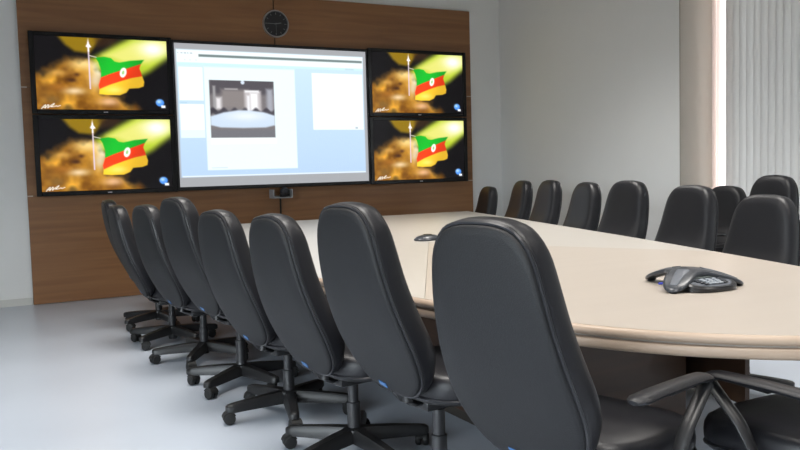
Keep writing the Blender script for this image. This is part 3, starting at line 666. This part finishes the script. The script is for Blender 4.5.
WIN = [(5.13, 4.60, 180, -0.06, 0), (4.90, 3.98, 180, 0.03, 30), (5.57, 4.00, 180, -0.07, 12)]
WLb = ['spare black chair behind the right row directly below the bright strip of window', 'spare black chair with rounded top standing before the vertical blinds', 'spare black chair at the right picture edge, only its top corner showing']
for a, lab in zip(WIN, WLb): chair(*a, lab, GW, arms=True)
chair(2.10, 1.40, 92, 0.0, 55, 'black chair at the table near end, only armrest and seat showing at lower right', 'black chair at the near end', arms=True)

# ------------------------------------------------------------------ conference phone (three winged speaker with a keypad)
def make_phone(name, label, x, y, rz, sc_=1.0, keypad=True):
    t = thing(name, label, 'conference phone', (x, y, TT), rz)
    def R(a): return 0.082+0.150*max(0, math.cos(1.5*a))**3.2 if abs(a) <= PI/3 else 0
    N = 72
    def prad(th):       # wings at 0, 120, 240 degrees
        a = (th+PI/3) % (2*PI/3)-PI/3
        return (0.090+0.146*abs(math.cos(1.5*a))**4.6)*sc_
    def hgt(r): return (0.084-0.066*min(1.0, r/(0.235*sc_))**1.7)*1.0
    bm = bmesh.new(); rg = []
    def rr(k_, dz): 
        out = []
        for i in range(N):
            th = 2*PI*i/N; r = prad(th)*k_; out.append((r*math.cos(th), r*math.sin(th), hgt(r)*sc_+dz))
        return out
    rg.append(rr(0.80, -0.022*sc_)); rg.append(rr(0.97, -0.018*sc_)); rg.append(rr(1.0, -0.012*sc_)); rg.append(rr(0.985, -0.004*sc_))
    for k_ in (0.94, 0.85, 0.7, 0.55, 0.4, 0.25, 0.1, 0.02): rg.append(rr(k_, 0.0 if k_ < 0.9 else -0.001))
    add_rings(bm, rg); obj('body', mesh_of(bm, 'body', 'phone_grey', 50), t)
    for i in range(3):     # feet under the wing tips, ridge inlays on the wings
        a = 2*PI*i/3; ca, sa = math.cos(a), math.sin(a)
        bm = bmesh.new(); add_lathe(bm, [(0.016*sc_, 0.0), (0.018*sc_, 0.003), (0.022*sc_, 0.012*sc_)], 12, (0.212*sc_*ca, 0.212*sc_*sa, 0)); obj('foot', mesh_of(bm, 'foot', 'phone_black', True), t)
        bm = bmesh.new(); rgs = []
        for r in (0.06, 0.10, 0.14, 0.18, 0.205):
            wd = (0.036-0.10*(r-0.06))*sc_*0.8; z = hgt(r*sc_)*sc_
            rgs.append([(r*sc_*ca-wd*sa*s_, r*sc_*sa+wd*ca*s_, z+dz) for s_, dz in ((-1, -0.002), (-0.8, 0.0022), (0.8, 0.0022), (1, -0.002))])
        add_rings(bm, rgs); obj('wing_inlay', mesh_of(bm, 'wing_inlay', 'phone_light', 40), t)
    bm = bmesh.new(); add_lathe(bm, [(0.075*sc_, 0.004), (0.09*sc_, 0.006), (0.085*sc_, 0.04*sc_), (0.05*sc_, 0.045*sc_)], 24); obj('speaker_core', mesh_of(bm, 'speaker_core', 'phone_black', True), t)
    if keypad:
        a = PI; ca, sa = math.cos(a), math.sin(a)     # keypad apron between the wings at 120 and 240
        root = obj('keypad', None, t, (0, 0, 0), (0, 0, a))
        pts = superellipse(0.115*sc_, 0, 0.082*sc_, 0.128*sc_, 2.4, 32)
        def zt(x): return (0.050-0.20*(x/sc_-0.05))*sc_*1.0
        bm = bmesh.new(); add_rings(bm, [[(x_, y_, 0.003) for x_, y_ in pts], [(x_*1.0, y_, max(0.010, zt(x_)-0.006)) for x_, y_ in pts], [(0.115*sc_+(x_-0.115*sc_)*0.95, y_*0.95, max(0.014, zt(x_))) for x_, y_ in pts]]); bm.normal_update()
        obj('keypad_base', mesh_of(bm, 'keypad_base', 'phone_black', 30), t, (0, 0, 0), (0, 0, a))
        bm = bmesh.new(); add_rings(bm, [[(0.112*sc_+(x_-0.115*sc_)*0.86, y_*0.86, max(0.0142, zt(x_)-0.001)) for x_, y_ in pts], [(0.112*sc_+(x_-0.115*sc_)*0.84, y_*0.84, max(0.0142, zt(x_))+0.0025) for x_, y_ in pts]])
        obj('keypad_plate', mesh_of(bm, 'keypad_plate', 'phone_light', 30), t, (0, 0, 0), (0, 0, a))
        slope = math.atan(0.20)
        kb = bmesh.new(); add_box(kb, -0.0056*sc_, 0.0056*sc_, -0.0115*sc_, 0.0115*sc_, 0, 0.005, 0.0015, 1); kme = mesh_of(kb, 'key', 'phone_key', True)
        kb = bmesh.new(); add_box(kb, -0.0056*sc_, 0.0056*sc_, -0.0115*sc_, 0.0115*sc_, 0, 0.005, 0.0015, 1); kmd = mesh_of(kb, 'key', 'phone_grey', True)
        for r_ in range(4):
            for c_ in range(5):
                xx = (0.112+0.0155*r_)*sc_; yy = (c_-2)*0.033*sc_*(1-0.10*max(0, r_-1)); o = obj('key', kme if 0 < c_ < 4 else kmd, root, (xx, yy, zt(xx)+0.002), (0, slope, 0))
        bm = bmesh.new(); add_box(bm, -0.017*sc_, 0.017*sc_, -0.055*sc_, 0.055*sc_, 0, 0.004, 0.001, 1); obj('display', mesh_of(bm, 'display', 'phone_lcd', True), root, (0.078*sc_, 0, zt(0.078*sc_)+0.003), (0, slope, 0))
    return t
ph = make_phone('conference_phone', 'grey three winged conference phone with keypad on the near part of the table', 2.42, 2.22, math.radians(88), 0.90)
bm = bmesh.new(); add_tube(bm, [(-0.012, 0, 0.012), (0.02, 0, 0.012), (0.045, 0.004, 0.010)], 0.005, 8); obj('plug', mesh_of(bm, 'plug', 'blue_plug', True), ph, (0.040, 0.045, 0.0), (0, 0, 1.0))
# microphone pod further along the table
t = thing('microphone_pod', 'small flat dark microphone pod in the middle of the table', 'microphone', (2.70, 4.70, TT), math.radians(20))
bm = bmesh.new(); rg = []
for k_, z in ((0.92, 0.0), (1.0, 0.004), (0.98, 0.010), (0.82, 0.024), (0.5, 0.034), (0.1, 0.036)): rg.append([(x_*k_, y_*k_, z) for x_, y_ in superellipse(0, 0, 0.11, 0.075, 2.2, 28)])
add_rings(bm, rg); obj('housing', mesh_of(bm, 'housing', 'phone_grey', 50), t)
bm = bmesh.new(); add_lathe(bm, [(0.030, 0.030), (0.030, 0.038), (0.020, 0.040), (0.002, 0.040)], 20); obj('button', mesh_of(bm, 'button', 'phone_black', True), t)

# ------------------------------------------------------------------ vertical blinds and the sheer strip beside them
t = thing('vertical_blind', 'pale grey vertical slat blind covering the window on the right', 'blind', (6.44, 4.2, 0))
box('headrail', 'white_trim', -0.03, 0.03, -1.18, 1.42, 3.12, 3.17, t, 0.004, 1)
bm = bmesh.new(); rg = []
for z in (0.05, 3.12):
    rg.append([(0.006*(1-(2*i/6-1)**2)+s_, 0.0445*(2*i/6-1), z) for s_, rn in ((0.0, range(7)), (0.0012, range(6, -1, -1))) for i in rn])
add_rings(bm, rg); slat_me = mesh_of(bm, 'slat', 'blind_fabric', 30)
yy = 5.38-4.2; i = 0
while yy > -1.15:
    obj('slat', slat_me, t, (0, yy, 0), (0, 0, math.radians(7+random.uniform(-3, 3)))); yy -= 0.077; i += 1
t = thing('sheer_curtain', 'bright pinkish sheer curtain strip glowing between the wall and the blinds', 'curtain', (6.50, 5.5, 0))
bm = bmesh.new(); N = 40; P = [(0.018*math.sin(i*0.95), -0.15+0.29*i/N) for i in range(N+1)]
rg = [[(a+0, b_, z) for a, b_ in P]+[(a+0.001, b_, z) for a, b_ in P[::-1]] for z in (0.06, 3.1)]
add_rings(bm, rg); obj('fabric', mesh_of(bm, 'fabric', 'sheer_fabric', 60), t)
bm = bmesh.new(); add_tube(bm, [(0, -0.17, 3.11), (0, 0.14, 3.11)], 0.010, 8); obj('rod', mesh_of(bm, 'rod', 'metal_silver', True), t)
